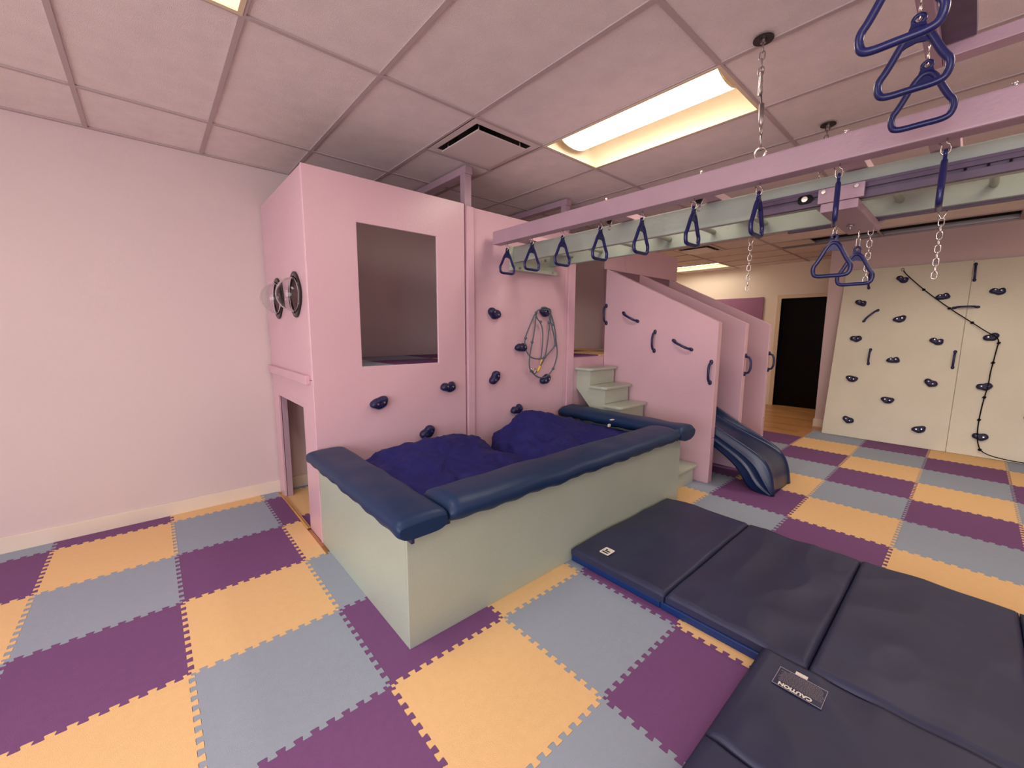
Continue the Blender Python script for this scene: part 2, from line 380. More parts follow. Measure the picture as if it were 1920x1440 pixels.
# ------------------------------------------------------------------ plates with holes
def plate(outer, holes, lo, hi, fn, name, m, parent, bevel=0):
    bm = bmesh.new(); edges = []
    for loop in [outer]+holes:
        vs = [bm.verts.new((a, b_, 0)) for a, b_ in loop]
        edges += [bm.edges.new((vs[i], vs[(i+1) % len(vs)])) for i in range(len(vs))]
    bmesh.ops.triangle_fill(bm, edges=edges, use_beauty=True)
    F = [[v.index for v in fc.verts] for fc in bm.faces] if not bm.verts.index_update() else None
    P = [(v.co.x, v.co.y) for v in bm.verts]; n = len(P)
    mb = MB(); vs = [fn(a, b_, lo) for a, b_ in P]+[fn(a, b_, hi) for a, b_ in P]
    fs = [tuple(q) for q in F]+[tuple(i+n for i in reversed(q)) for q in F]; k = 0
    for loop in [outer]+holes:
        L = len(loop); fs += [(k+i, k+(i+1) % L, n+k+(i+1) % L, n+k+i) for i in range(L)]; k += L
    bm.free(); mb.add(vs, fs)
    return mb.build(name, m, parent, bevel=bevel, seg=1)
fXZ = lambda a, b, t: (a, t, b)
fYZ = lambda a, b, t: (t, a, b)
rect = lambda a, b, c, d: [(a, c), (b, c), (b, d), (a, d)]
circ = lambda a, b, r, n=28: [(a+r*math.cos(2*PI*i/n), b+r*math.sin(2*PI*i/n)) for i in range(n)]

# ------------------------------------------------------------------ holds, handles
def hold_mesh(seed, heart):
    random.seed(seed); p1, p2 = random.random()*6, random.random()*6; n = 22; rows = []
    def R(a):
        r = .052*(1+.14*math.cos(2*a+p1*0)+.10*math.cos(3*a+p2)+.04*math.cos(5*a+p1))
        if heart: r *= 1-.46*math.exp(-((a-PI/2)/.42)**2)
        return r
    for z, s in ((0, 1), (.016, 1.05), (.032, .98), (.043, .80), (.046, .55), (.042, .25), (.040, .02)):
        rows.append([(s*R(a)*1.08*math.cos(a), s*R(a)*.92*math.sin(a)-(.004 if heart else 0), z+.006*math.cos(2*a)*s*(z > .03)) for a in [2*PI*i/n for i in range(n)]])
    return MB().grid(rows, True, True).mesh('climbing_hold', M['hold'])
HM = [hold_mesh(3, 1), hold_mesh(5, 0), hold_mesh(9, 1), hold_mesh(14, 0), hold_mesh(21, 0)]
BM = MB().tube([(0, 0, -.004), (0, 0, .004)], .0072, 8, smooth=False).mesh('bolt', M['chrome'])
def hold(parent, org, X, Y, Z, k, spin=0):
    o = link('climbing_hold', HM[k], (0, 0, 0), parent)
    c, s = math.cos(spin), math.sin(spin)
    rotobj(o, X*c+Y*s, Y*c-X*s, Z, parent, org)
    for dx, dy in ((-.024, .004), (.024, -.002)):
        b_ = bpy.data.objects.new('bolt', BM); C.objects.link(b_); b_.parent = o; b_.location = (dx, dy, .047)
def handle_mesh():
    mb = MB(); path = []
    path += [(-.085, 0, .004), (-.085, 0, .022), (-.078, 0, .038), (-.055, 0, .050), (-.025, 0, .056), (.025, 0, .056), (.055, 0, .050), (.078, 0, .038), (.085, 0, .022), (.085, 0, .004)]
    mb.tube(path, [.014, .0115, .0115, .0115, .0115, .0115, .0115, .0115, .0115, .014], 10)
    for s in (-1, 1):
        mb.grid([[(s*.098+.022*k*math.cos(2*PI*i/12), .017*k*math.sin(2*PI*i/12), z) for i in range(12)] for z, k in ((0, 1), (.008, 1), (.013, .7), (.014, .02))], True, True)
    return mb.mesh('grab_handle', M['navy'])
GM = handle_mesh()
def handle(parent, p0, p1, Z, length=.215):
    p0, p1 = Vector(p0), Vector(p1); X = (p1-p0).normalized(); X = (X-Z*X.dot(Z)).normalized(); Y = Z.cross(X)
    o = link('grab_handle', GM, (0, 0, 0), parent); rotobj(o, X, Y, Z, parent, (p0+p1)/2)
    for s in (-1, 1):
        b_ = bpy.data.objects.new('bolt', BM2); C.objects.link(b_); b_.parent = o; b_.location = (s*.108, 0, .013)
BM2 = MB().tube([(0, 0, -.004), (0, 0, .0025)], .004, 6, smooth=False).mesh('bolt', M['dark'])

# ------------------------------------------------------------------ the pink playhouse
loft = thing('play_loft', 'tall pink wooden playhouse with window opening, deck and sloped slide walls', 'playhouse', (2.4, 2.0, 0))
P_, E_ = M['pink'], M['pink_edge']
plate(rect(.145, 1.352, 0, 2.462), [rect(.474, 1.09, 1.197, 2.168)], 1.37, 1.388, fXZ, 'window_panel', P_, loft, .003)
MB().box(1.368, 1.436, 1.352, 1.42, 0, 2.445).build('trim_strip', E_, loft, bevel=.004)
MB().box(1.4365, 2.59, 1.37, 1.388, 0, 2.447).build('climbing_panel', P_, loft, bevel=.002)
MB().box(2.594, 2.632, 1.372, 1.388, 0, 2.44).build('trim_strip', E_, loft, bevel=.003)
MB().box(2.635, 2.735, 1.352, 1.44, 0, 2.43).build('trim_strip', E_, loft, bevel=.004)
# side panel: upper with two ports, lower with the crawl door
plate(rect(1.408, 2.58, 1.12, 2.462), [circ(1.665, 1.69, .118), circ(2.165, 1.69, .118)], .150, .168, fYZ, 'side_panel', P_, loft, .002)
plate([(1.402, 0), (1.655, 0), (1.655, .905), (2.405, .905), (2.405, 0), (2.58, 0), (2.58, 1.117), (1.402, 1.117)], [], .150, .168, fYZ, 'side_panel', P_, loft, .002)
MB().box(.19, .22, 1.39, 1.655, 0, 2.45).build('corner_post', E_, loft)
MB().box(.172, .214, 2.405, 2.44, 0, 1.118).build('inner_post', M['mauve'], loft)
MB().box(.122, .150, 1.45, 2.58, 1.088, 1.150).build('ledge_board', E_, loft, bevel=.004)
MB().box(.125, .150, 1.655, 2.405, -.0, .012).build('threshold', M['wood'], loft, bevel=.003)
for x in (1.372, 2.60):
    MB().box(x, x+.066, 1.39, 1.456, 2.30, 2.705).build('post', M['mauve'], loft, bevel=.004)
    MB().box(x, x+.072, 1.382, 2.598, 2.705, 2.763).build('header_beam', M['mauve'], loft, bevel=.004)
deck = MB().box(.172, 4.86, 1.392, 2.58, 1.12, 1.172).build('deck', E_, loft)
for i in range(8):
    for j in range(2):
        x = .29+T*(i-0)-.12; y = 1.394+T*j
        if x+T > 4.86: continue
        c = cols[(1+i-j) % 3]
        me = tile_mesh('foam_tile', M[c], T, T if j == 0 else .572, (0, 1, 0 if j else 1, 1))
        link('foam_tile', me, (x, y, 1.1855), deck)
MB().box(2.74, 3.287, 1.37, 1.388, 0, 1.165).build('riser_panel', P_, loft, bevel=.002)
MB().box(3.27, 3.655, 1.37, 1.388, 2.145, 2.462).build('header_panel', P_, loft, bevel=.002)
MB().box(3.66, 3.69, 1.374, 1.388, 2.145, 2.462).build('trim_strip', E_, loft)
MB().box(3.695, 4.92, 1.37, 1.388, 2.145, 2.462).build('header_panel', P_, loft, bevel=.002)
MB().box(4.90, 4.92, 1.39, 2.58, 0, 2.462).build('end_panel', P_, loft, bevel=.002)
MB().box(4.86, 4.90, 1.388, 1.45, 0, 2.46).build('corner_post', M['mauve'], loft)
for k, x in enumerate((3.288, 3.970, 4.710)):
    poly = [(.113, 0), (1.369, 0), (1.369, 2.150), (.113, 1.540)]
    sw = MB().prism(poly, x, x+.018, fYZ).build('slide_wall', P_, loft, bevel=.003, seg=1)
    p2 = [(.118, .44), (.20, .44), (.20, 1.46), (1.34, 2.01), (1.34, 2.132), (.118, 1.537)]
    MB().prism(p2, x+.0225, x+.095, fYZ).build('edge_board', E_, loft, bevel=.005, seg=2)
    MB().box(x+.0225, x+.095, .118, .20, 0, .434).build('edge_board', E_, loft, bevel=.003, seg=1)
nY = Vector((0, -1, 0)); nX = Vector((-1, 0, 0))
for k, (x, z, q, sp) in enumerate(((.581, .929, 1, .3), (1.168, 1.0, 0, 0), (.967, .648, 3, .5), (1.651, 1.601, 4, -.4), (1.973, 1.304, 2, 0), (1.657, 1.035, 3, .9), (2.29, 1.635, 1, 0), (2.305, .971, 4, .4), (1.924, .720, 0, .2))):
    hold(loft, (x, 1.370, z), XA, ZA, nY, q, sp)
for a, b_ in (((1.353, 1.752), (1.345, 1.531)), ((1.143, 1.662), (.928, 1.55)), ((.739, 1.461), (.739, 1.242)), ((.55, 1.372), (.334, 1.274)), ((.155, 1.182), (.155, .967))):
    handle(loft, (3.2875, a[0], a[1]), (3.2875, b_[0], b_[1]), nX)
for x in (4.030, 4.770):
    handle(loft, (x, .1175, 1.215), (x, .1175, 1.005), nY)
for y in (1.665, 2.165):      # bubble windows
    bw = MB()
    ro = lambda a: .150+.006*math.cos(4*a)
    bw.grid([[(xx, y+s*math.cos(a)*ro(a), 1.69+s*math.sin(a)*ro(a)) for a in [2*PI*i/40 for i in range(40)]] for xx, s in ((.1495, 1), (.140, 1), (.137, .97), (.137, .80), (.1495, .79))], False, True)
    fl = bw.build('window_flange', M['dark'], loft)
    dm = MB(); rows = []
    for i in range(15):
        a = PI/2*i/14; rows.append([(.138-.112*math.sin(a), y+.118*math.cos(a)*math.cos(q), 1.69+.118*math.cos(a)*math.sin(q)) for q in [2*PI*k/36 for k in range(36)]])
    rows2 = []
    for i in range(14, -1, -1):
        a = PI/2*i/14; rows2.append([(.138-.108*math.sin(a), y+.114*math.cos(a)*math.cos(q), 1.69+.114*math.cos(a)*math.sin(q)) for q in [2*PI*k/36 for k in range(36)]])
    dm.grid(rows+rows2+[rows[0]], True, True); dm.build('bubble', M['acrylic'], fl, weld=True)
    for a in (PI/2, -PI/2, .5, -.5, PI-.5, PI+.5):
        MB().tube([(.139, y+.135*math.cos(a), 1.69+.135*math.sin(a)), (.134, y+.135*math.cos(a), 1.69+.135*math.sin(a))], .005, 6, smooth=False).build('bolt', M['chrome'], fl)

# ------------------------------------------------------------------ stairs
st = thing('stairs', 'pale mint wooden stairs beside the pink slide wall', 'stairs', (3.04, .75, 0))
run = .19; rise = .178
noses = [1.155-.19*k for k in range(6)]; tops = [1.065-.1775*k for k in range(6)]
def stringer(x0, x1):
    poly = [(1.368, tops[0]-.026), (1.368, .84), (.53, .0)]
    poly += [(noses[5]+.03, 0)]
    for k in range(5, -1, -1):
        poly.append((noses[k]+.03, tops[k]-.026))
        if k > 0: poly.append((noses[k-1]+.03, tops[k]-.026))
    MB().prism(poly, x0, x1, fYZ).build('stringer', M['mint_step'], st)
stringer(2.812, 2.832); stringer(3.215, 3.235)
for k in range(6):
    y0 = noses[k]; y1 = (noses[k-1]+.0285) if k else 1.368; z = tops[k]
    poly = [(2.775, y1), (2.775, y0+.05), (2.785, y0+.015), (2.81, y0), (3.24, y0), (3.262, y0+.012), (3.272, y0+.04), (3.272, y1)]
    MB().prism(poly, z-.0255, z, lambda a, b, t_: (a, b, t_)).build('tread', M['mint_step'], st, bevel=.006)
    zb = tops[k+1] if k < 5 else 0
    MB().box(2.8325, 3.2145, y0+.031, y0+.047, zb+.0005, z-.026).build('riser', M['mint_step'], st)

# ------------------------------------------------------------------ slide
def lerp_poly(P, t):
    L = [0]
    for a, b_ in zip(P, P[1:]): L.append(L[-1]+math.dist(a, b_))
    d = t*L[-1]
    for i in range(len(P)-1):
        if d <= L[i+1]+1e-9:
            q = (d-L[i])/(L[i+1]-L[i]); return Vector((P[i][0]+(P[i+1][0]-P[i][0])*q, P[i][1]+(P[i+1][1]-P[i][1])*q))
def smooth_poly(P, it=3):
    for _ in range(it):
        Q = [P[0]]
        for a, b_ in zip(P, P[1:]):
            Q += [(a[0]*.75+b_[0]*.25, a[1]*.75+b_[1]*.25), (a[0]*.25+b_[0]*.75, a[1]*.25+b_[1]*.75)]
        P = Q+[P[-1]]
    return P
rim = smooth_poly([(1.345, 1.22), (1.0, 1.03), (.28, .635), (.11, .535), (-.05, .455), (-.2, .385), (-.315, .315), (-.375, .215), (-.40, .11), (-.412, 0.002)])
low = smooth_poly([(1.345, 1.0), (1.0, .84), (.28, .43), (.08, .31), (-.06, .215), (-.13, .13), (-.175, .05), (-.24, .004), (-.33, .002), (-.385, 0.001)])
sl = thing('slide', 'dark blue plastic slide coming out between the pink walls', 'slide', (3.64, .4, 0))
NS = 70; rows = []; x0, x1 = 3.402, 3.925
for i in range(NS+1):
    t_ = i/NS; Rp = lerp_poly(rim, t_); Lp = lerp_poly(low, t_); Rn = lerp_poly(rim, min(1, t_+.01)); Rb = lerp_poly(rim, max(0, t_-.01))
    tg = (Rn-Rb).normalized(); N = Vector((tg.y, -tg.x))
    if N.y < 0 and N.x > 0: N = -N
    # outward: up and towards the exit
    if N.y < -.2: N = -N
    if t_ > .97 and N.x > 0: N = -N
    dep = .080 if t_ < .5 else .080-.066*min(1, (t_-.5)/.38)
    B = Rp-N*dep; up = lambda k: Lp+(Rp-Lp)*k
    fl = .030*max(0, (t_-.72)/.28)       # the foot flares a little
    sec = []
    side = [(0, .012), (.10, .0), (.30, .004), (.32, -.004), (.345, .004), (.60, .004), (.62, -.004), (.645, .004), (.90, .004), (.97, .012), (1.0, .026)]
    for k, dx in side:
        p = up(k); sec.append((dx-fl*(1-k)*.4, p))
    inner = [(.040, Rp), (.050, Rp-N*dep*.25), (.060, Rp-N*dep*.75), (.080, B), (.16, B)]
    sec += inner
    pts = [(x0+dx, p.x, p.y) for dx, p in sec]
    pts += [((x0+x1)/2, B.x, B.y)]
    pts += [(x1-dx, p.x, p.y) for dx, p in reversed(sec)]
    rows.append(pts)
g = MB().grid(rows, True)
mouth = g.build('slide_body', M['slide'], sl)
md = mouth.modifiers.new('thick', 'SOLIDIFY'); md.thickness = .006; md.offset = -1
for y, z in ((.36, .46),):
    MB().tube([(3.43, y, 0), (3.43, y, z-.02)], .02, 8).build('support_leg', M['slide'], sl)
    MB().tube([(3.88, y, 0), (3.88, y, z-.02)], .02, 8).build('support_leg', M['slide'], sl)

# ------------------------------------------------------------------ crash pit box with pads
box = thing('crash_pit', 'mint green wooden crash pit box with navy vinyl rim pads', 'play box', (1.42, .74, 0))
MB().box(.150, 2.690, .120, .138, 0, .585).build('front_panel', M['mint'], box, bevel=.002)
MB().box(.150, .168, .139, 1.368, 0, .585).build('end_panel', M['mint'], box, bevel=.002)
MB().box(2.672, 2.690, .139, 1.368, 0, .585).build('end_panel', M['mint'], box, bevel=.002)
MB().box(.169, 2.671, .139, 1.366, 0, .03).build('base', M['mint'], box)
def pad(a0, a1, c0, c1, zb, zt, axis, taper0, taper1, name, seed, round_=2.6, lean=0):
    # cushion: long axis a0..a1, across c0..c1
    N_, K = 64, 26; rows = []
    for i in range(N_+1):
        q = i/N_; a = a0+(a1-a0)*q
        e = 1.0
        d0 = (a-a0); d1 = (a1-a)
        if taper0 and d0 < .05: e *= .35+.65*math.sqrt(max(0, 1-(1-d0/.05)**2))
        if taper1 and d1 < .05: e *= .35+.65*math.sqrt(max(0, 1-(1-d1/.05)**2))
        row = []
        for k in range(K):
            th = 2*PI*k/K; cs, sn = math.cos(th), math.sin(th)
            sx = math.copysign(abs(cs)**(2/round_), cs); sz = math.copysign(abs(sn)**(2/(round_*.85)), sn)
            cc = (c0+c1)/2+(c1-c0)/2*sx*(.86+.14*e)
            hz = (zt-zb)/2; z = (zb+zt)/2+hz*sz*(e if sz > 0 else 1)
            w_ = noise.noise(Vector((a*5+seed, cc*6, seed)))*.007
            if sz < -.3: z += .004*math.sin(a*38+seed)
            z += w_; z += lean*(cc-(c0+c1)/2) if sz > 0 else 0
            row.append((a, cc+w_, z) if axis == 'x' else (cc+w_, a, z))
        rows.append(row)
    g = MB().grid(rows, True, True); n = len(g.v)
    g.f.append(list(range(K-1, -1, -1))); g.sm.append(False); g.f.append(list(range(n-K, n))); g.sm.append(False)
    return g.build(name, M['vinyl'], box)
# left end: flat wide pad, front: plump bolster, right end: bolster
p0 = pad(.03, 1.365, .066, .320, .582, .672, 'y', 1, 1, 'rim_pad', 3, 3.6)
p1 = pad(.324, 2.498, .020, .315, .560, .686, 'x', 1, 1, 'rim_pad', 8, 2.5)
p2 = pad(.035, 1.36, 2.503, 2.775, .562, .682, 'y', 1, 1, 'rim_pad', 15, 2.8)
for x in (.34, .95, 1.52, 2.1, 2.6):
    MB().box(x, x+.028, .108, .119, .545, .600).build('strap', M['matv'], p1)
for y in (.45, .8, 1.15):
    MB().box(2.655, 2.671, y, y+.03, .53, .60).build('strap', M['matv'], p2)
MB().box(.134, .149, .045, .12, .55, .60).build('strap', M['matv'], p0)

# ------------------------------------------------------------------ crash bags
def bag(cx_, cy_, rx, ry, ht, seed, name, label, bumps, skew=0):
    N_, K = 84, 110; rows = []
    for i in range(N_+1):
        q = i/N_; row = []
        for k in range(K):
            th = 2*PI*k/K; c, s = math.cos(th), math.sin(th); n_ = 3.6
            se = (abs(c)**n_+abs(s)**n_)**(-1/n_)
            phi = q*PI
            rad = math.sin(phi)**.55 if q < .5 else (1-.22*(q-.5)*2)*1
            if q >= .5: rad = 1-.30*((q-.5)*2)**3
            x = cx_+rx*rad*se*c; y = cy_+ry*rad*se*s
            if q < .5:
                hh = math.cos(phi)**.5 if q < .5 else 0
                z = .30+(ht-.30)*hh
                for bx, by, br_, bh in bumps: z += bh*hh*math.exp(-((x-bx)**2+(y-by)**2)/br_**2)
            else: z = .30-(.30-.032)*((q-.5)*2)
            v = Vector((x*3.2+seed, y*3.2, z*3.2+seed))
            r1 = 1-abs(noise.noise(v))*2.2; r2 = 1-abs(noise.noise(v*2.3+Vector((9, 3, 1))))*2.0
            r3 = 1-abs(noise.noise(Vector((x*16+seed, y*7, z*9))))*2
            r4 = 1-abs(noise.noise(Vector((x*9+seed*2, y*11, z*10))))*2
            dsp = .022*r1+.014*r2+.010*r3+.010*r4-.028
            k_ = min(1, max(0, (z-.1)/.2))
            row.append((min(2.655, x+dsp*c*k_*.8), min(1.330, y+dsp*s*k_*.8), z+dsp*k_))
        rows.append(row)
    g = MB().grid(rows, True, True)
    t = thing(name, label, 'bean bag', (cx_, cy_, .03), 'indigo cloth crash bags in the pit')
    return t, g.build('cover', M['cloth'], t, weld=True)
b1, _ = bag(.77, .77, .60, .56, .60, 2.3, 'crash_bag', 'nearer rumpled indigo cloth crash bag, left one in the mint pit', ((.56, 1.0, .3, .06), (1.0, 1.05, .3, .09), (.65, .45, .35, -.04), (1.2, .35, .25, -.02)))
b2, _ = bag(2.02, .78, .63, .55, .56, 7.7, 'crash_bag', 'farther indigo cloth crash bag with white tag, right one in the pit', ((1.75, 1.2, .35, .14), (2.1, 1.15, .3, .12), (2.5, .5, .3, .04), (1.6, .5, .35, -.03)))
MB().box(2.33, 2.36, .60, .612, .618, .640).build('care_tag', M['white'], b2)
MB().box(2.47, 2.52, .665, .69, .645, .650).build('care_tag', M['white'], b2)

# ------------------------------------------------------------------ folding mats
def cushion(x0, x1, y0, y1, z0, z1, name, m, parent, seed, wr=.008, r=.009):
    nx, ny = 60, 60; rows = []
    def edge(q, L): d = min(q, L-q); return 1 if d > r*2.4 else math.sqrt(max(0, 1-(1-d/(r*2.4))**2))
    for i in range(nx+1):
        row = []
        a = i/nx; a = .5-.5*math.cos(PI*a) if False else a
        for k in range(ny+1):
            b_ = k/ny
            fa = .5+.5*math.copysign(abs(2*a-1)**.55, 2*a-1) if False else a
            X = x0+(x1-x0)*a; Yv = y0+(y1-y0)*b_
            h = edge((x1-x0)*a, x1-x0)*edge((y1-y0)*b_, y1-y0)
            v = Vector((X*2.2+seed, Yv*4.4, seed)); wv = (1-abs(noise.noise(v))*2.4)*wr+noise.noise(v*.6)*wr*1.5
            row.append((X, Yv, z1-(1-h)*.013+wv*h))
        rows.append(row)
    g = MB().grid(rows)
    # skirt
    n = ny+1
    for loop in ([i*n for i in range(nx+1)], [nx*n+k for k in range(n)], [i*n+ny for i in range(nx, -1, -1)], [k for k in range(n-1, -1, -1)]):
        base = len(g.v); g.v += [Vector((g.v[j].x, g.v[j].y, z0)) for j in loop]
        for q in range(len(loop)-1): g.f.append([loop[q], loop[q+1], base+q+1, base+q]); g.sm.append(False)
    base = len(g.v); g.v += [Vector((x0, y0, z0)), Vector((x1, y0, z0)), Vector((x1, y1, z0)), Vector((x0, y1, z0))]; g.f.append([base+3, base+2, base+1, base]); g.sm.append(False)
    return g.build(name, m, parent)
ZM = .092
lm = thing('folding_mat', 'lower bright blue gym mat lying under the long navy mat', 'mat', (1.9, -1.1, 0))
for k in range(4):
    MB().box(1.274, 2.46, .112-.605*(k+1)+.002, .112-.605*k, .0005, .044).build('mat_panel', M['matb'], lm, bevel=.008)
um = thing('folding_mat', 'long navy vinyl folding mat along the crash pit, with white square logo', 'mat', (1.9, -1.1, .0455))
seams = [.112, -.515, -1.135, -1.735, -2.345]
for k in range(4):
    pn = cushion(1.268 if k < 1 else 1.281, 2.485, seams[k+1]+.002, seams[k]-.002, .0455, ZM, 'mat_panel', M['matv'], um, k*3.1)
    if k == 0: first = pn
bmt = thing('folding_mat', 'navy folding mat nearest the camera, printed with a CAUTION label', 'mat', (.7, -1.6, 0))
xs = [1.278, .692, .092, -.508]
LB = None
for k in range(3):
    pn = cushion(xs[k+1]+.002, xs[k]-.002, -2.20, -.972, .0005, ZM-.001, 'mat_panel', M['matv'], bmt, 20+k*2.7)
    if k == 0: LB = pn
# CAUTION label
def text_mesh(s, size, m):
    cu = bpy.data.curves.new('t', 'FONT'); cu.body = s; cu.size = size; cu.extrude = .0004; cu.offset = .0012; cu.align_x = 'LEFT'
    o = bpy.data.objects.new('t', cu); C.objects.link(o); bpy.context.view_layer.update()
    me = bpy.data.meshes.new_from_object(o.evaluated_get(bpy.context.evaluated_depsgraph_get())); bpy.data.objects.remove(o)
    me.materials.clear(); me.materials.append(m); return me
ZL = ZM+.0045
lab = MB().box(1.088, 1.198, -1.218, -1.060, ZL-.003, ZL-.0015).build('caution_label', M['matv'], LB, label='dark caution label with white lettering')
lb = MB(); wl = .0018
lb.box(1.088, 1.198, -1.218, -1.218+wl, ZL-.0014, ZL-.0004).box(1.088, 1.198, -1.060-wl, -1.060, ZL-.0014, ZL-.0004).box(1.088, 1.088+wl, -1.216, -1.062, ZL-.0014, ZL-.0004).box(1.198-wl, 1.198, -1.216, -1.062, ZL-.0014, ZL-.0004)
lb.build('label_border', M['lilac'], lab)
tx = text_mesh('CAUTION', .024, M['white']); o = link('label_text', tx, (0, 0, 0), lab); rotobj(o, YA, nX, ZA, lab, (1.110, -1.187, ZL+.0002))
random.seed(4); tl = MB()
for k, (ya, yb) in enumerate(((-1.213, -1.072), (-1.213, -1.068), (-1.21, -1.075), (-1.216, -1.066), (-1.213, -1.07), (-1.208, -1.072), (-1.208, -1.07), (-1.208, -1.075), (-1.205, -1.068), (-1.20, -1.09))):
    x = 1.120+k*.0074; y = ya
    while y < yb-.004:
        L_ = random.uniform(.004, .012); tl.box(x, x+.0034, y, min(yb, y+L_), ZL-.0014, ZL-.0006); y += L_+.0016
tl.build('label_small_print', M['grey'], lab, kind='stuff')
MB().box(1.200, 1.219, -1.150, -1.110, ZL-.002, ZL-.001).build('white_sticker', M['white'], lab)
# square logo on the long mat
ang = math.radians(0); lz = ZM+.004
def rrect(cx0, cy0, hx, hy, r, n=5):
    P = []
    for sx, sy, a0 in ((1, 1, 0), (-1, 1, PI/2), (-1, -1, PI), (1, -1, 3*PI/2)):
        for i in range(n+1):
            a = a0+PI/2*i/n; P.append((cx0+sx*(hx-r)+r*math.cos(a), cy0+sy*(hy-r)+r*math.sin(a)))
    return P
flat = lambda a, b, t_: (a, b, t_)
lg = MB().prism(rrect(1.398, -.069, .040, .033, .009), lz-.003, lz-.001, flat).build('logo', M['white'], first, label='white rounded square logo patch')
mk = MB()
for x, y0, y1 in ((1.377, -.086, -.050), (1.397, -.088, -.056)):
    mk.prism([(x-.006, y0), (x+.004, y0-.004), (x+.006, y1), (x-.004, y1+.004)], lz-.0009, lz-.0001, flat)
mk.prism(circ(1.411, -.058, .0055, 10), lz-.0009, lz-.0001, flat)
mk.build('logo_mark', M['black'], lg)

# ------------------------------------------------------------------ overhead trapeze beam and ladder
ob = thing('trapeze_beam', 'long mauve wooden beam hung from the ceiling, carrying the row of rings', 'beam', (1.625, -.5, 2.16))
MB().box(1.582, 1.668, -2.6, 1.292, 2.162, 2.268).build('beam', M['mauve'], ob, bevel=.008)
for ya, yb in ((1.06, 1.20), (.14, .24), (-.42, -.33), (-1.055, -.97), (-1.338, -1.25), (-2.2, -2.1)):
    MB().box(1.6685, 2.39, ya, yb, 2.196, 2.236).build('cross_board', E_, ob, bevel=.003)
for y in (.192, -.411, -1.011, -1.455):
    MB().tube([(1.622, y, 2.266), (1.622, y, 2.285)], .006, 6).ball((1.622, y, 2.287), .009, 8, (1, 1, .6)).build('bolt', M['chrome'], ob)
lad = thing('monkey_bars', 'grey green overhead monkey bar ladder bolted to the pink climbing panel', 'ladder', (2.1, -.5, 2.05))
MB().box(1.860, 1.898, -2.6, 1.345, 2.055, 2.192).build('rail', M['ladder'], lad, bevel=.006)
MB().box(2.335, 2.373, -2.6, 1.345, 2.066, 2.192).build('rail', M['ladder'], lad, bevel=.006)
RY = [1.067, .741, .431, .125, -.19, -.505, -.815, -1.126, -1.44, -1.75, -2.06, -2.37]
for y in RY: MB().tube([(1.899, y, 2.132), (2.334, y, 2.132)], .0165, 12).build('rung', M['mint_step'], lad)
MB().box(1.83, 2.40, 1.346, 1.369, 2.02, 2.195).build('wall_bracket', M['mint_step'], lad, bevel=.003)
MB().box(1.83, 2.40, 1.30, 1.369, 1.985, 2.019).build('support_cleat', M['mint_step'], lad, bevel=.004)
for x, z in ((1.90, 2.005), (2.33, 2.005), (1.96, 2.09), (2.27, 2.12)):
    yb = 1.300 if z < 2.01 else 1.346
    MB().tube([(x, yb+.002, z), (x, yb-.006, z)], .011, 8, smooth=False).build('bolt', M['steel'], lad)
for xa, xb in ((1.832, 1.8595), (2.3735, 2.401)):
    tr = MB(); z0, z1 = 2.056, 2.131; s = 1 if xa < 2 else -1
    xo = xa if xa < 2 else xb; xi = xb if xa < 2 else xa
    for p in ((z0, z0+.012), (z1-.012, z1)): tr.box(min(xo, xi), max(xo, xi), -2.6, -.622, p[0], p[1])
    tr.box(min(xi, xi-s*.006), max(xi, xi-s*.006), -2.6, -.622, z0+.012, z1-.012)
    tr.box(min(xo+s*.004, xo+s*.008), max(xo+s*.004, xo+s*.008), -2.6, -.622, z0+.012, z0+.030).box(min(xo+s*.004, xo+s*.008), max(xo+s*.004, xo+s*.008), -2.6, -.622, z1-.030, z1-.012)
    t_ = tr.build('roller_track', M['track'], lad)
    for y in (-.635, -1.36, -1.42, -1.475):
        for z in ((2.075, 2.105) if y > -.7 else (2.093,)):
            MB().tube([(xo+s*.004, y, z), (xo-s*.001, y, z)], .005, 6, smooth=False).build('bolt_hole', M['plenum'], t_)
MB().prism(rrect(-.835, 2.094, .030, .019, .015), 1.8315, 1.8200, lambda a, b, t_: (t_, a, b)).build('track_stop', M['black'], lad, bevel=.002)
MB().tube([(1.8195, -.835, 2.094), (1.814, -.835, 2.094)], .013, 12, smooth=False).build('stop_bolt', M['chrome'], lad)

# trolley
tro = thing('rolling_trolley', 'pink block trolley rolling under the monkey bars, two rings below', 'trolley', (2.1, -.975, 2.0))
MB().box(1.800, 2.450, -1.045, -.905, 2.012, 2.053).build('block', M['mauve'], tro, bevel=.006)
MB().box(1.795, 1.8125, -1.062, -.893, 2.054, 2.118).build('side_plate', M['mauve'], tro, bevel=.003)
MB().box(2.42, 2.4375, -1.062, -.893, 2.054, 2.128).build('side_plate', M['mauve'], tro, bevel=.003)
for y in (-.915, -1.035):
    MB().tube([(1.796, y, 2.102), (1.783, y, 2.102)], .009, 6, smooth=False).build('bolt', M['chrome'], tro)
MB().tube([(2.18, -.96, 2.014), (2.18, -.96, 1.985)], .006, 6).tube([(2.18, -.96, 2.010), (2.18, -.96, 2.004)], .016, 8, smooth=False).build('bolt', M['steel'], tro)

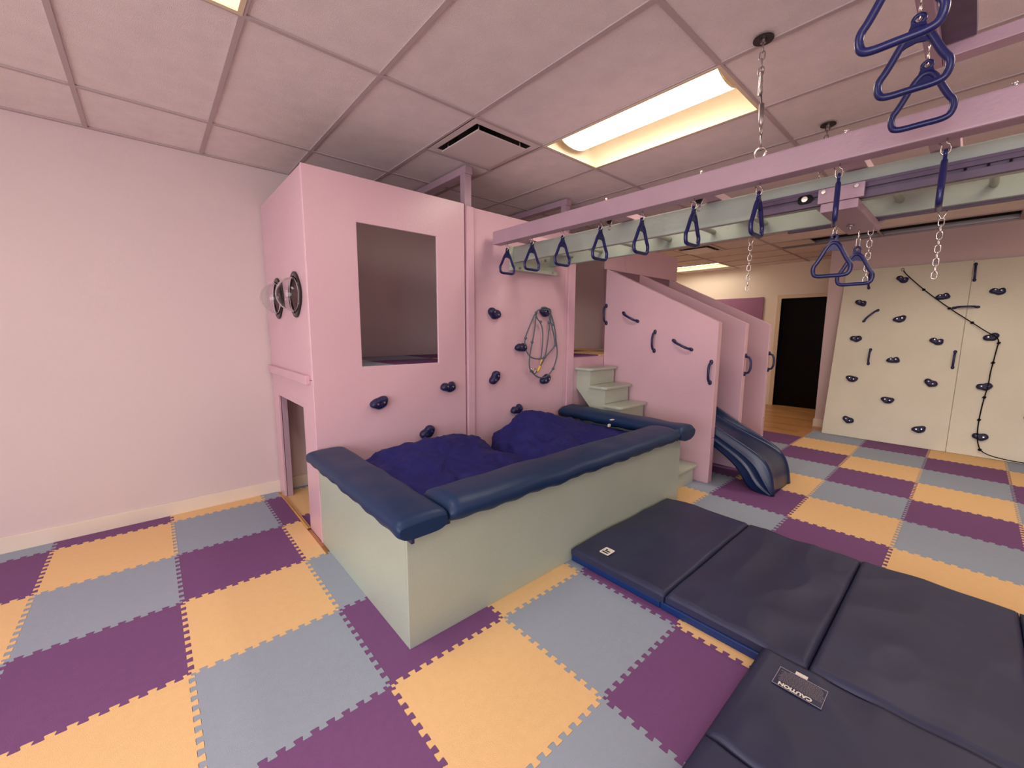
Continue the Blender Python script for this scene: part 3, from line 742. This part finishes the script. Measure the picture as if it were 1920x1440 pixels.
# ------------------------------------------------------------------ trapeze rings
def ring_parts():
    hw, zb, za = .075, -.213, -.052
    raw = [(0, za), (hw*.30, za-.012), (hw*.80, (za+zb)/2-.012), (hw*1.04, zb+.045), (hw*.98, zb+.006), (hw*.72, zb-.004), (0, zb-.003), (-hw*.72, zb-.004), (-hw*.98, zb+.006), (-hw*1.04, zb+.045), (-hw*.80, (za+zb)/2-.012), (-hw*.30, za-.012)]
    P = raw
    for _ in range(3):
        Q = []
        for i in range(len(P)):
            a, b_ = P[i], P[(i+1) % len(P)]
            Q += [(a[0]*.75+b_[0]*.25, a[1]*.75+b_[1]*.25), (a[0]*.25+b_[0]*.75, a[1]*.25+b_[1]*.75)]
        P = Q
    mb = MB().tube([(x, 0, z) for x, z in P], .0100, 12, True)
    web = [(-.012, -.040), (.012, -.040), (.030, -.070), (.050, -.112), (.038, -.104), (.020, -.094), (0, -.090), (-.020, -.094), (-.038, -.104), (-.050, -.112), (-.030, -.070)]
    mb.prism(web, -.0045, .0045, lambda a, b, t_: (a, t_, b))
    mb.tube([(.0125*math.cos(a), 0, -.029+.0125*math.sin(a)) for a in [2*PI*i/16 for i in range(16)]], .0058, 8, True)
    mb.prism([(-.016, -.040), (.016, -.040), (.020, -.055), (-.020, -.055)], -.0055, .0055, lambda a, b, t_: (a, t_, b))
    return mb.mesh('ring_grip', M['ring'])
RG = ring_parts()
hk = MB().tube([(0, 0, .040), (0, 0, .022), (-.009, 0, .016), (-.013, 0, .004), (-.011, 0, -.010), (-.003, 0, -.018), (.005, 0, -.019), (.012, 0, -.011), (.014, 0, .003), (.012, 0, .014), (.020, 0, .026)], .0026, 6)
HK = hk.mesh('screw_hook', M['chrome'])
hk2 = MB().tube([(0, 0, .036), (0, 0, -.001)], .003, 6).tube([(.012*math.cos(2*PI*i/12), 0, -.014+.013*math.sin(2*PI*i/12)) for i in range(12)], .0028, 6, True).tube([(0, 0, -.022), (0, .003, -.034), (0, 0, -.045)], .003, 6)
HK2 = hk2.mesh('long_eye_hook', M['chrome'])
def ring(loc, rotz, label, group, drop=0, tilt=0, low=0):
    t = thing('trapeze_ring', label, 'ring', loc, group)
    t.rotation_euler = (0, tilt, rotz)
    h = bpy.data.objects.new('screw_hook', HK2 if low else HK); C.objects.link(h); h.parent = t; h.location = (0, 0, -.035); h.rotation_euler = (0, 0, PI/2)
    if drop:
        q = bpy.data.objects.new('quick_link', QLM); C.objects.link(q); q.parent = t; q.location = (0, 0, -.050-.020)
    g = bpy.data.objects.new('ring_grip', RG); C.objects.link(g); g.parent = t; g.location = (0, 0, -.022-drop-low)
    return t
def stadium(hh, hw, r, n=6, seg=6):
    P = [(hw*math.cos(PI*i/seg), 0, hh-hw+hw*math.sin(PI*i/seg)) for i in range(seg+1)]+[(-hw*math.cos(PI*i/seg), 0, -(hh-hw)-hw*math.sin(PI*i/seg)) for i in range(seg+1)]
    return MB().tube(P, r, n, True)
QLM = stadium(.025, .008, .0025).mesh('quick_link', M['chrome'])
ordn = ['first', 'second', 'third', 'fourth', 'fifth', 'sixth', 'seventh', 'eighth', 'ninth']
gp = 'blue trapeze rings in a row under the mauve beam'
for k, y in enumerate((1.155, .865, .555, .23, -.07, -.38, -.695, -1.0, -1.312)):
    rz = {7: .20, 8: .055}.get(k, 0)
    lab_ = 'blue plastic trapeze ring, %s from the pink playhouse along the beam' % ordn[k]
    if k == 7: lab_ = 'blue ring seen edge on in front of the pink trolley, eighth along the beam'
    if k == 8: lab_ = 'blue ring seen edge on at right, last of the beam row'
    ring((1.625, y, 2.158), rz, lab_, gp, tilt=0)
ring((1.985, -.935, 2.010), PI/2, 'blue ring hanging from the trolley, left and nearer of its pair', 'rings under the trolley', drop=.034)
ring((2.33, -.975, 2.010), PI/2, 'blue ring hanging from the trolley, right and farther of its pair', 'rings under the trolley', drop=.052)

# upper frame near the camera
uf = thing('upper_trapeze_frame', 'mauve plank frame high up at the top right corner, rings hanging from it', 'beam', (1.0, -1.3, 2.43))
MB().box(-.5, 1.66, -1.272, -1.232, 2.43, 2.468).build('ring_board', M['mauve'], uf, bevel=.003)
MB().box(-.5, 1.585, -1.352, -1.236, 2.469, 2.507).build('top_board', M['track'], uf, bevel=.003)
MB().box(1.595, 1.66, -2.6, -1.273, 2.43, 2.475).build('side_board', M['mauve'], uf, bevel=.003)
for p in ((1.56, -1.29), (-.4, -1.29)):
    MB().tube([(p[0], p[1], 2.505), (p[0], p[1], HC)], .006, 6).build('hanger_rod', M['steel'], uf)
MB().tube([(1.63, -2.5, 2.47), (1.63, -2.5, HC)], .006, 6).build('hanger_rod', M['steel'], uf)
g3 = 'large looking rings at the top right corner'
ring((1.42, -1.252, 2.428), PI/2, 'lowest of the three overlapping blue rings at the top right', g3, low=.026)
ring((1.115, -1.252, 2.428), PI/2, 'middle of the three overlapping blue rings at the top right', g3, low=.026)
ring((.81, -1.252, 2.428), PI/2, 'largest blue ring at the top right, cut off by the frame', g3, low=.026)

# ------------------------------------------------------------------ chains
LK = stadium(.0195, .0105, .0029, 6, 5).mesh('chain_link', M['steel'])
LKC = stadium(.0195, .0105, .0029, 6, 5).mesh('chain_link', M['chrome'])
def links(t, base, ztop, zbot, me, yaw=0):
    n = max(1, int(round((ztop-zbot)/.0325)))
    for i in range(n):
        o = bpy.data.objects.new('chain_link', me); C.objects.link(o); o.parent = t
        o.location = (base[0], base[1], ztop-.0195-i*.0325-WO[t.name].z); o.rotation_euler = (0, 0, yaw+(PI/2 if i % 2 else 0)+.25)
def esc(t, x, y):
    MB().tube([(x, y, HC-.0045), (x, y, HC-.010)], .042, 20, smooth=False).build('escutcheon', M['dark'], t)
    MB().tube([(x, y, HC-.010), (x, y, HC-.022)], .012, 8, smooth=False).build('eye_nut', M['steel'], t)
t = thing('suspension_chain', 'steel chain with turnbuckle from the ceiling down to the mauve beam', 'chain', (1.60, -.69, 2.27))
esc(t, 1.568, -.681)
BX, BY = 1.60, -.695
tx0 = Vector((1.568, -.681, 0)) - WO[t.name]
links(t, (tx0.x, tx0.y), HC-.022, HC-.145, LK)
ql = stadium(.048, .015, .005, 8).mesh('quick_link', M['steel']); o = bpy.data.objects.new('quick_link', ql); C.objects.link(o); o.parent = t; o.location = (tx0.x+.004, tx0.y, HC-.19-2.27); o.rotation_euler = (0, 0, .5)
MB().tube([(1.578, -.681, HC-.205), (1.578, -.681, HC-.175)], .008, 8).build('locking_sleeve', M['chrome'], t)
tb = MB().tube([(1.577, -.685, 2.545), (1.586, -.688, 2.50), (1.586, -.688, 2.50), (1.590, -.690, 2.42), (1.592, -.691, 2.40)], [.004, .004, .011, .011, .005], 8)
tb.tube([(1.577+.011*math.cos(a), -.685, 2.556+.014*math.sin(a)) for a in [2*PI*i/12 for i in range(12)]], .0035, 6, True)
tb.tube([(1.594+.014*math.cos(a), -.692, 2.385+.016*math.sin(a)) for a in [2*PI*i/12 for i in range(12)]], .0035, 6, True)
tb.build('turnbuckle', M['steel'], t)
tb2 = MB().tube([(1.596, -.693, 2.372), (1.598, -.694, 2.315)], .004, 6).tube([(1.603, -.693, 2.365), (1.606, -.694, 2.315)], .003, 6)
tb2.build('shackle_pin', M['steel'], t)
MB().tube([(1.600, -.694+.024*math.cos(a), 2.288+.024*math.sin(a)) for a in [PI*2*i/14 for i in range(14)]], .004, 6, True).build('eye_bolt', M['chrome'], t)
t = thing('suspension_chain', 'thin farther chain from the ceiling to the monkey bars', 'chain', (2.37, -.70, 2.19))
esc(t, 2.732, -.695)
p_a = Vector((2.732, -.695, HC-.02)); p_b = Vector((2.36, -.75, 2.19)); nn = 18
for i in range(nn):
    q = p_a.lerp(p_b, (i+.5)/nn); o = bpy.data.objects.new('chain_link', LK); C.objects.link(o); o.parent = t; o.location = q-WO[t.name]
    dr = (p_a-p_b).normalized(); o.rotation_euler = (dr.to_track_quat('Z', 'Y') @ Matrix.Rotation(PI/2*(i % 2), 3, 'Z').to_quaternion()).to_euler()
tails = [(2.385, -.413, 1.742, 'short chain end hanging under the monkey bars, leftmost of the three'), (2.385, -1.015, 1.727, 'chain end hanging behind the farther trolley ring'), (2.385, -1.283, 1.733, 'chain end hanging under the monkey bars, rightmost, before the climbing wall')]
for x, y, zb, l_ in tails:
    t = thing('hanging_chain', l_, 'chain', (x, y, 2.06), 'chain ends hanging under the monkey bars')
    MB().tube([(x, y-.016, 2.068), (x, y-.014, 2.045), (x, y-.004, 2.02), (x, y+.004, 2.02), (x, y+.014, 2.045), (x, y+.016, 2.068)], .003, 6).build('hook', M['chrome'], t)
    links(t, (0, 0), 2.022, zb, LKC, PI/2)
for y in (.21, -.375):      # small pulleys by the ring row
    t = thing('pulley', 'small steel pulley on the beam beside the %s ring' % ('fourth' if y > 0 else 'sixth'), 'pulley', (1.69, y, 2.19), 'small pulleys under the cross boards')
    MB().tube([(1.686, y, 2.168), (1.702, y, 2.168)], .019, 14, smooth=False).build('wheel', M['dark'], t)
    MB().tube([(1.694, y, 2.196), (1.694, y-.021, 2.175), (1.694, y-.012, 2.145), (1.694, y, 2.135)], .0035, 6).tube([(1.694+.0*i, y+.011*math.cos(2*PI*i/10), 2.124+.012*math.sin(2*PI*i/10)) for i in range(10)], .0035, 6, True).build('bracket', M['steel'], t)

# ------------------------------------------------------------------ leaning climbing wall
ey = Vector((.5, 0, 2.37)).normalized(); ex = Vector((0, -1, 0)); en = ex.cross(ey)
cw = thing('climbing_wall', 'leaning mint green climbing wall with blue holds and knotted rope', 'climbing wall', (6.58, -.115, 0), base0=True)
cw.rotation_euler = Matrix((ex, ey, en)).transposed().to_euler()
MB().box(0, 1.239, 0.004, 2.398, -.02, 0).build('wall_panel', M['mint_wall'], cw, bevel=.0025, seg=1)
MB().box(1.243, 2.48, 0.004, 2.398, -.02, 0).build('wall_panel', M['mint_wall'], cw, bevel=.0025, seg=1)
MB().box(0, .04, 0.022, 2.39, -.11, -.0205).build('frame_board', M['mint_wall'], cw)
MB().box(2.44, 2.48, 0.022, 2.39, -.11, -.0205).build('frame_board', M['mint_wall'], cw)
MB().box(1.22, 1.26, 0.022, 2.39, -.11, -.0205).build('frame_board', M['mint_wall'], cw)
kk = [0, 2, 0, 2, 1, 4, 0, 3, 2, 1, 3, 4, 1, 3, 1, 4]
for k, (a, b_) in enumerate([(0.621, 2.214), (1.018, 1.957), (1.469, 1.994), (0.226, 1.913), (0.65, 1.668), (0.229, 1.393), (1.027, 1.38), (1.47, 1.435), (0.648, 1.118), (0.25, 0.822), (1.027, 0.839), (1.475, 0.839), (0.651, 0.57), (0.278, 0.241), (0.986, 0.236), (1.5, 0.243), (1.86, 1.7), (1.86, .55), (2.25, 1.3)]):
    hold(cw, (a, b_, 0.0), XA, YA, ZA, kk[k] if k < 16 else k % 5, (k*37 % 10)/10-.5)
for a, b_ in [((1.258, 2.341), (1.265, 2.147)), ((0.415, 1.799), (0.28, 1.644)), ((1.108, 1.802), (1.346, 1.806)), ((0.401, 1.239), (0.4, 1.052)), ((1.197, 1.243), (1.194, 1.056)), ((0.270, 2.307), (0.280, 2.13))]:
    handle(cw, (a[0], a[1], 0), (b_[0], b_[1], 0), ZA)
MB().tube([(.605+.014*math.cos(2*PI*i/12), 2.345+.020*math.sin(2*PI*i/12), .012) for i in range(12)], .003, 6, True).tube([(.605, 2.36, -.001), (.605, 2.36, .014)], .005, 6).build('eye_bolt', M['steel'], cw)
rp = thing('climbing_rope', 'black knotted rope draped over a hold on the climbing wall to the floor', 'rope', (6.58, -.115, 0), base0=True)
rp.rotation_euler = cw.rotation_euler
pts = [(0.614, 2.328, .012), (0.652, 2.266, .02), (0.836, 2.05, .025), (1.091, 1.793, .028), (1.329, 1.581, .035), (1.44, 1.475, .062), (1.505, 1.435, .066), (1.532, 1.38, .05), (1.525, 1.306, .032), (1.512, 1.128, .02), (1.503, 1.012, .02), (1.502, .92, .045), (1.499, .84, .060), (1.49, .75, .045), (1.482, 0.667, .02), (1.473, 0.518, .012), (1.47, 0.377, .018), (1.472, .30, .045), (1.476, 0.24, .056), (1.49, .15, .045), (1.52, .075, .03), (1.60, .035, .04), (1.72, .018, .05), (1.90, .012, .045)]
Q = [pts[0]]
for a, b_ in zip(pts, pts[1:]): Q += [tuple(a[i]*.75+b_[i]*.25 for i in range(3)), tuple(a[i]*.25+b_[i]*.75 for i in range(3))]
Q.append(pts[-1])
rb = MB().tube(Q, .0058, 6).build('rope', M['rope'], rp)
for p in ((.836, 2.05, .025), (1.091, 1.793, .028), (1.30, 1.607, .033), (1.532, 1.36, .045), (1.512, 1.128, .022), (1.485, .71, .032), (1.471, .44, .016), (1.51, .09, .034)):
    MB().ball(p, .014, 8, (1, 1.25, .9)).tube([(p[0]-.016, p[1]-.006, p[2]), (p[0]+.016, p[1]+.006, p[2])], .006, 6).build('knot', M['rope'], rp)

# ------------------------------------------------------------------ coiled rope ladder on the pink panel
rn = thing('rope_net', 'tangle of grey blue knotted cords looped over a hold on the pink panel', 'rope', (2.22, 1.33, 1.3))
def loop(pts, y=1.33, it=3, closed=False):
    P = [(p[0], p[2] if len(p) > 2 else y, p[1]) for p in pts]
    for _ in range(it):
        Q = [P[0]]
        for a, b_ in zip(P, P[1:]): Q += [tuple(a[i]*.75+b_[i]*.25 for i in range(3)), tuple(a[i]*.25+b_[i]*.75 for i in range(3))]
        P = Q+[P[-1]]
    return P
cords = [
 [(2.29, 1.655, 1.318), (2.19, 1.66), (2.13, 1.625), (2.06, 1.50), (2.005, 1.40), (1.99, 1.33), (2.03, 1.235), (2.10, 1.19), (2.20, 1.18), (2.27, 1.19), (2.33, 1.24), (2.41, 1.30), (2.43, 1.38), (2.40, 1.50), (2.35, 1.60), (2.30, 1.655, 1.318)],
 [(2.14, 1.635), (2.13, 1.50), (2.10, 1.36), (2.06, 1.22), (2.055, 1.10), (2.10, 1.05), (2.18, 1.00), (2.27, .99), (2.35, 1.03), (2.41, 1.10), (2.455, 1.22), (2.43, 1.34), (2.41, 1.47), (2.36, 1.60), (2.30, 1.65, 1.318)],
 [(2.13, 1.63), (2.15, 1.57), (2.20, 1.535), (2.235, 1.46), (2.235, 1.33), (2.215, 1.19)],
 [(2.32, 1.62), (2.33, 1.52), (2.31, 1.38), (2.285, 1.24), (2.27, 1.19), (2.20, 1.10), (2.13, 1.04)],
 [(2.33, 1.61), (2.36, 1.50), (2.40, 1.40), (2.415, 1.31)],
 [(2.20, 1.67, 1.320), (2.24, 1.68, 1.316), (2.30, 1.665, 1.316), (2.34, 1.63, 1.322)]]
for c in cords: MB().tube(loop(c), .0065, 6).build('cord', M['cord'], rn)
for x, z in ((2.005, 1.385), (2.09, 1.345), (2.265, 1.195), (2.42, 1.31), (2.20, 1.54), (2.32, 1.535), (2.37, 1.515), (2.39, 1.075), (2.08, 1.07), (2.14, 1.625)):
    MB().ball((x, 1.328, z), .014, 8, (1.2, .9, 1)).build('knot', M['cord'], rn)
MB().tube([(2.215, 1.322, 1.175), (2.20, 1.322, 1.13)], .007, 6).build('yellow_tag', M['yellow'], rn, label='yellow plastic tag')
MB().tube([(2.195, 1.32, 1.115), (2.16, 1.32, 1.06)], .011, 8).build('yellow_tag', M['yellow'], rn, label='yellow plastic sleeve')
MB().tube([(2.115+.020*math.cos(2*PI*i/12), 1.320, 1.075+.024*math.sin(2*PI*i/12)) for i in range(12)], .004, 6, True).tube([(2.10, 1.318, 1.06), (2.07, 1.318, 1.10)], .005, 6).build('clip', M['chrome'], rn)

# ------------------------------------------------------------------ far hall
tag(MB().box(8.722, 8.748, 1.448, 2.67, .92, 2.152).build('wall_board', M['purple_board'], bevel=.003), 'flat purple board on the far hall wall beside the black doorway', 'board')
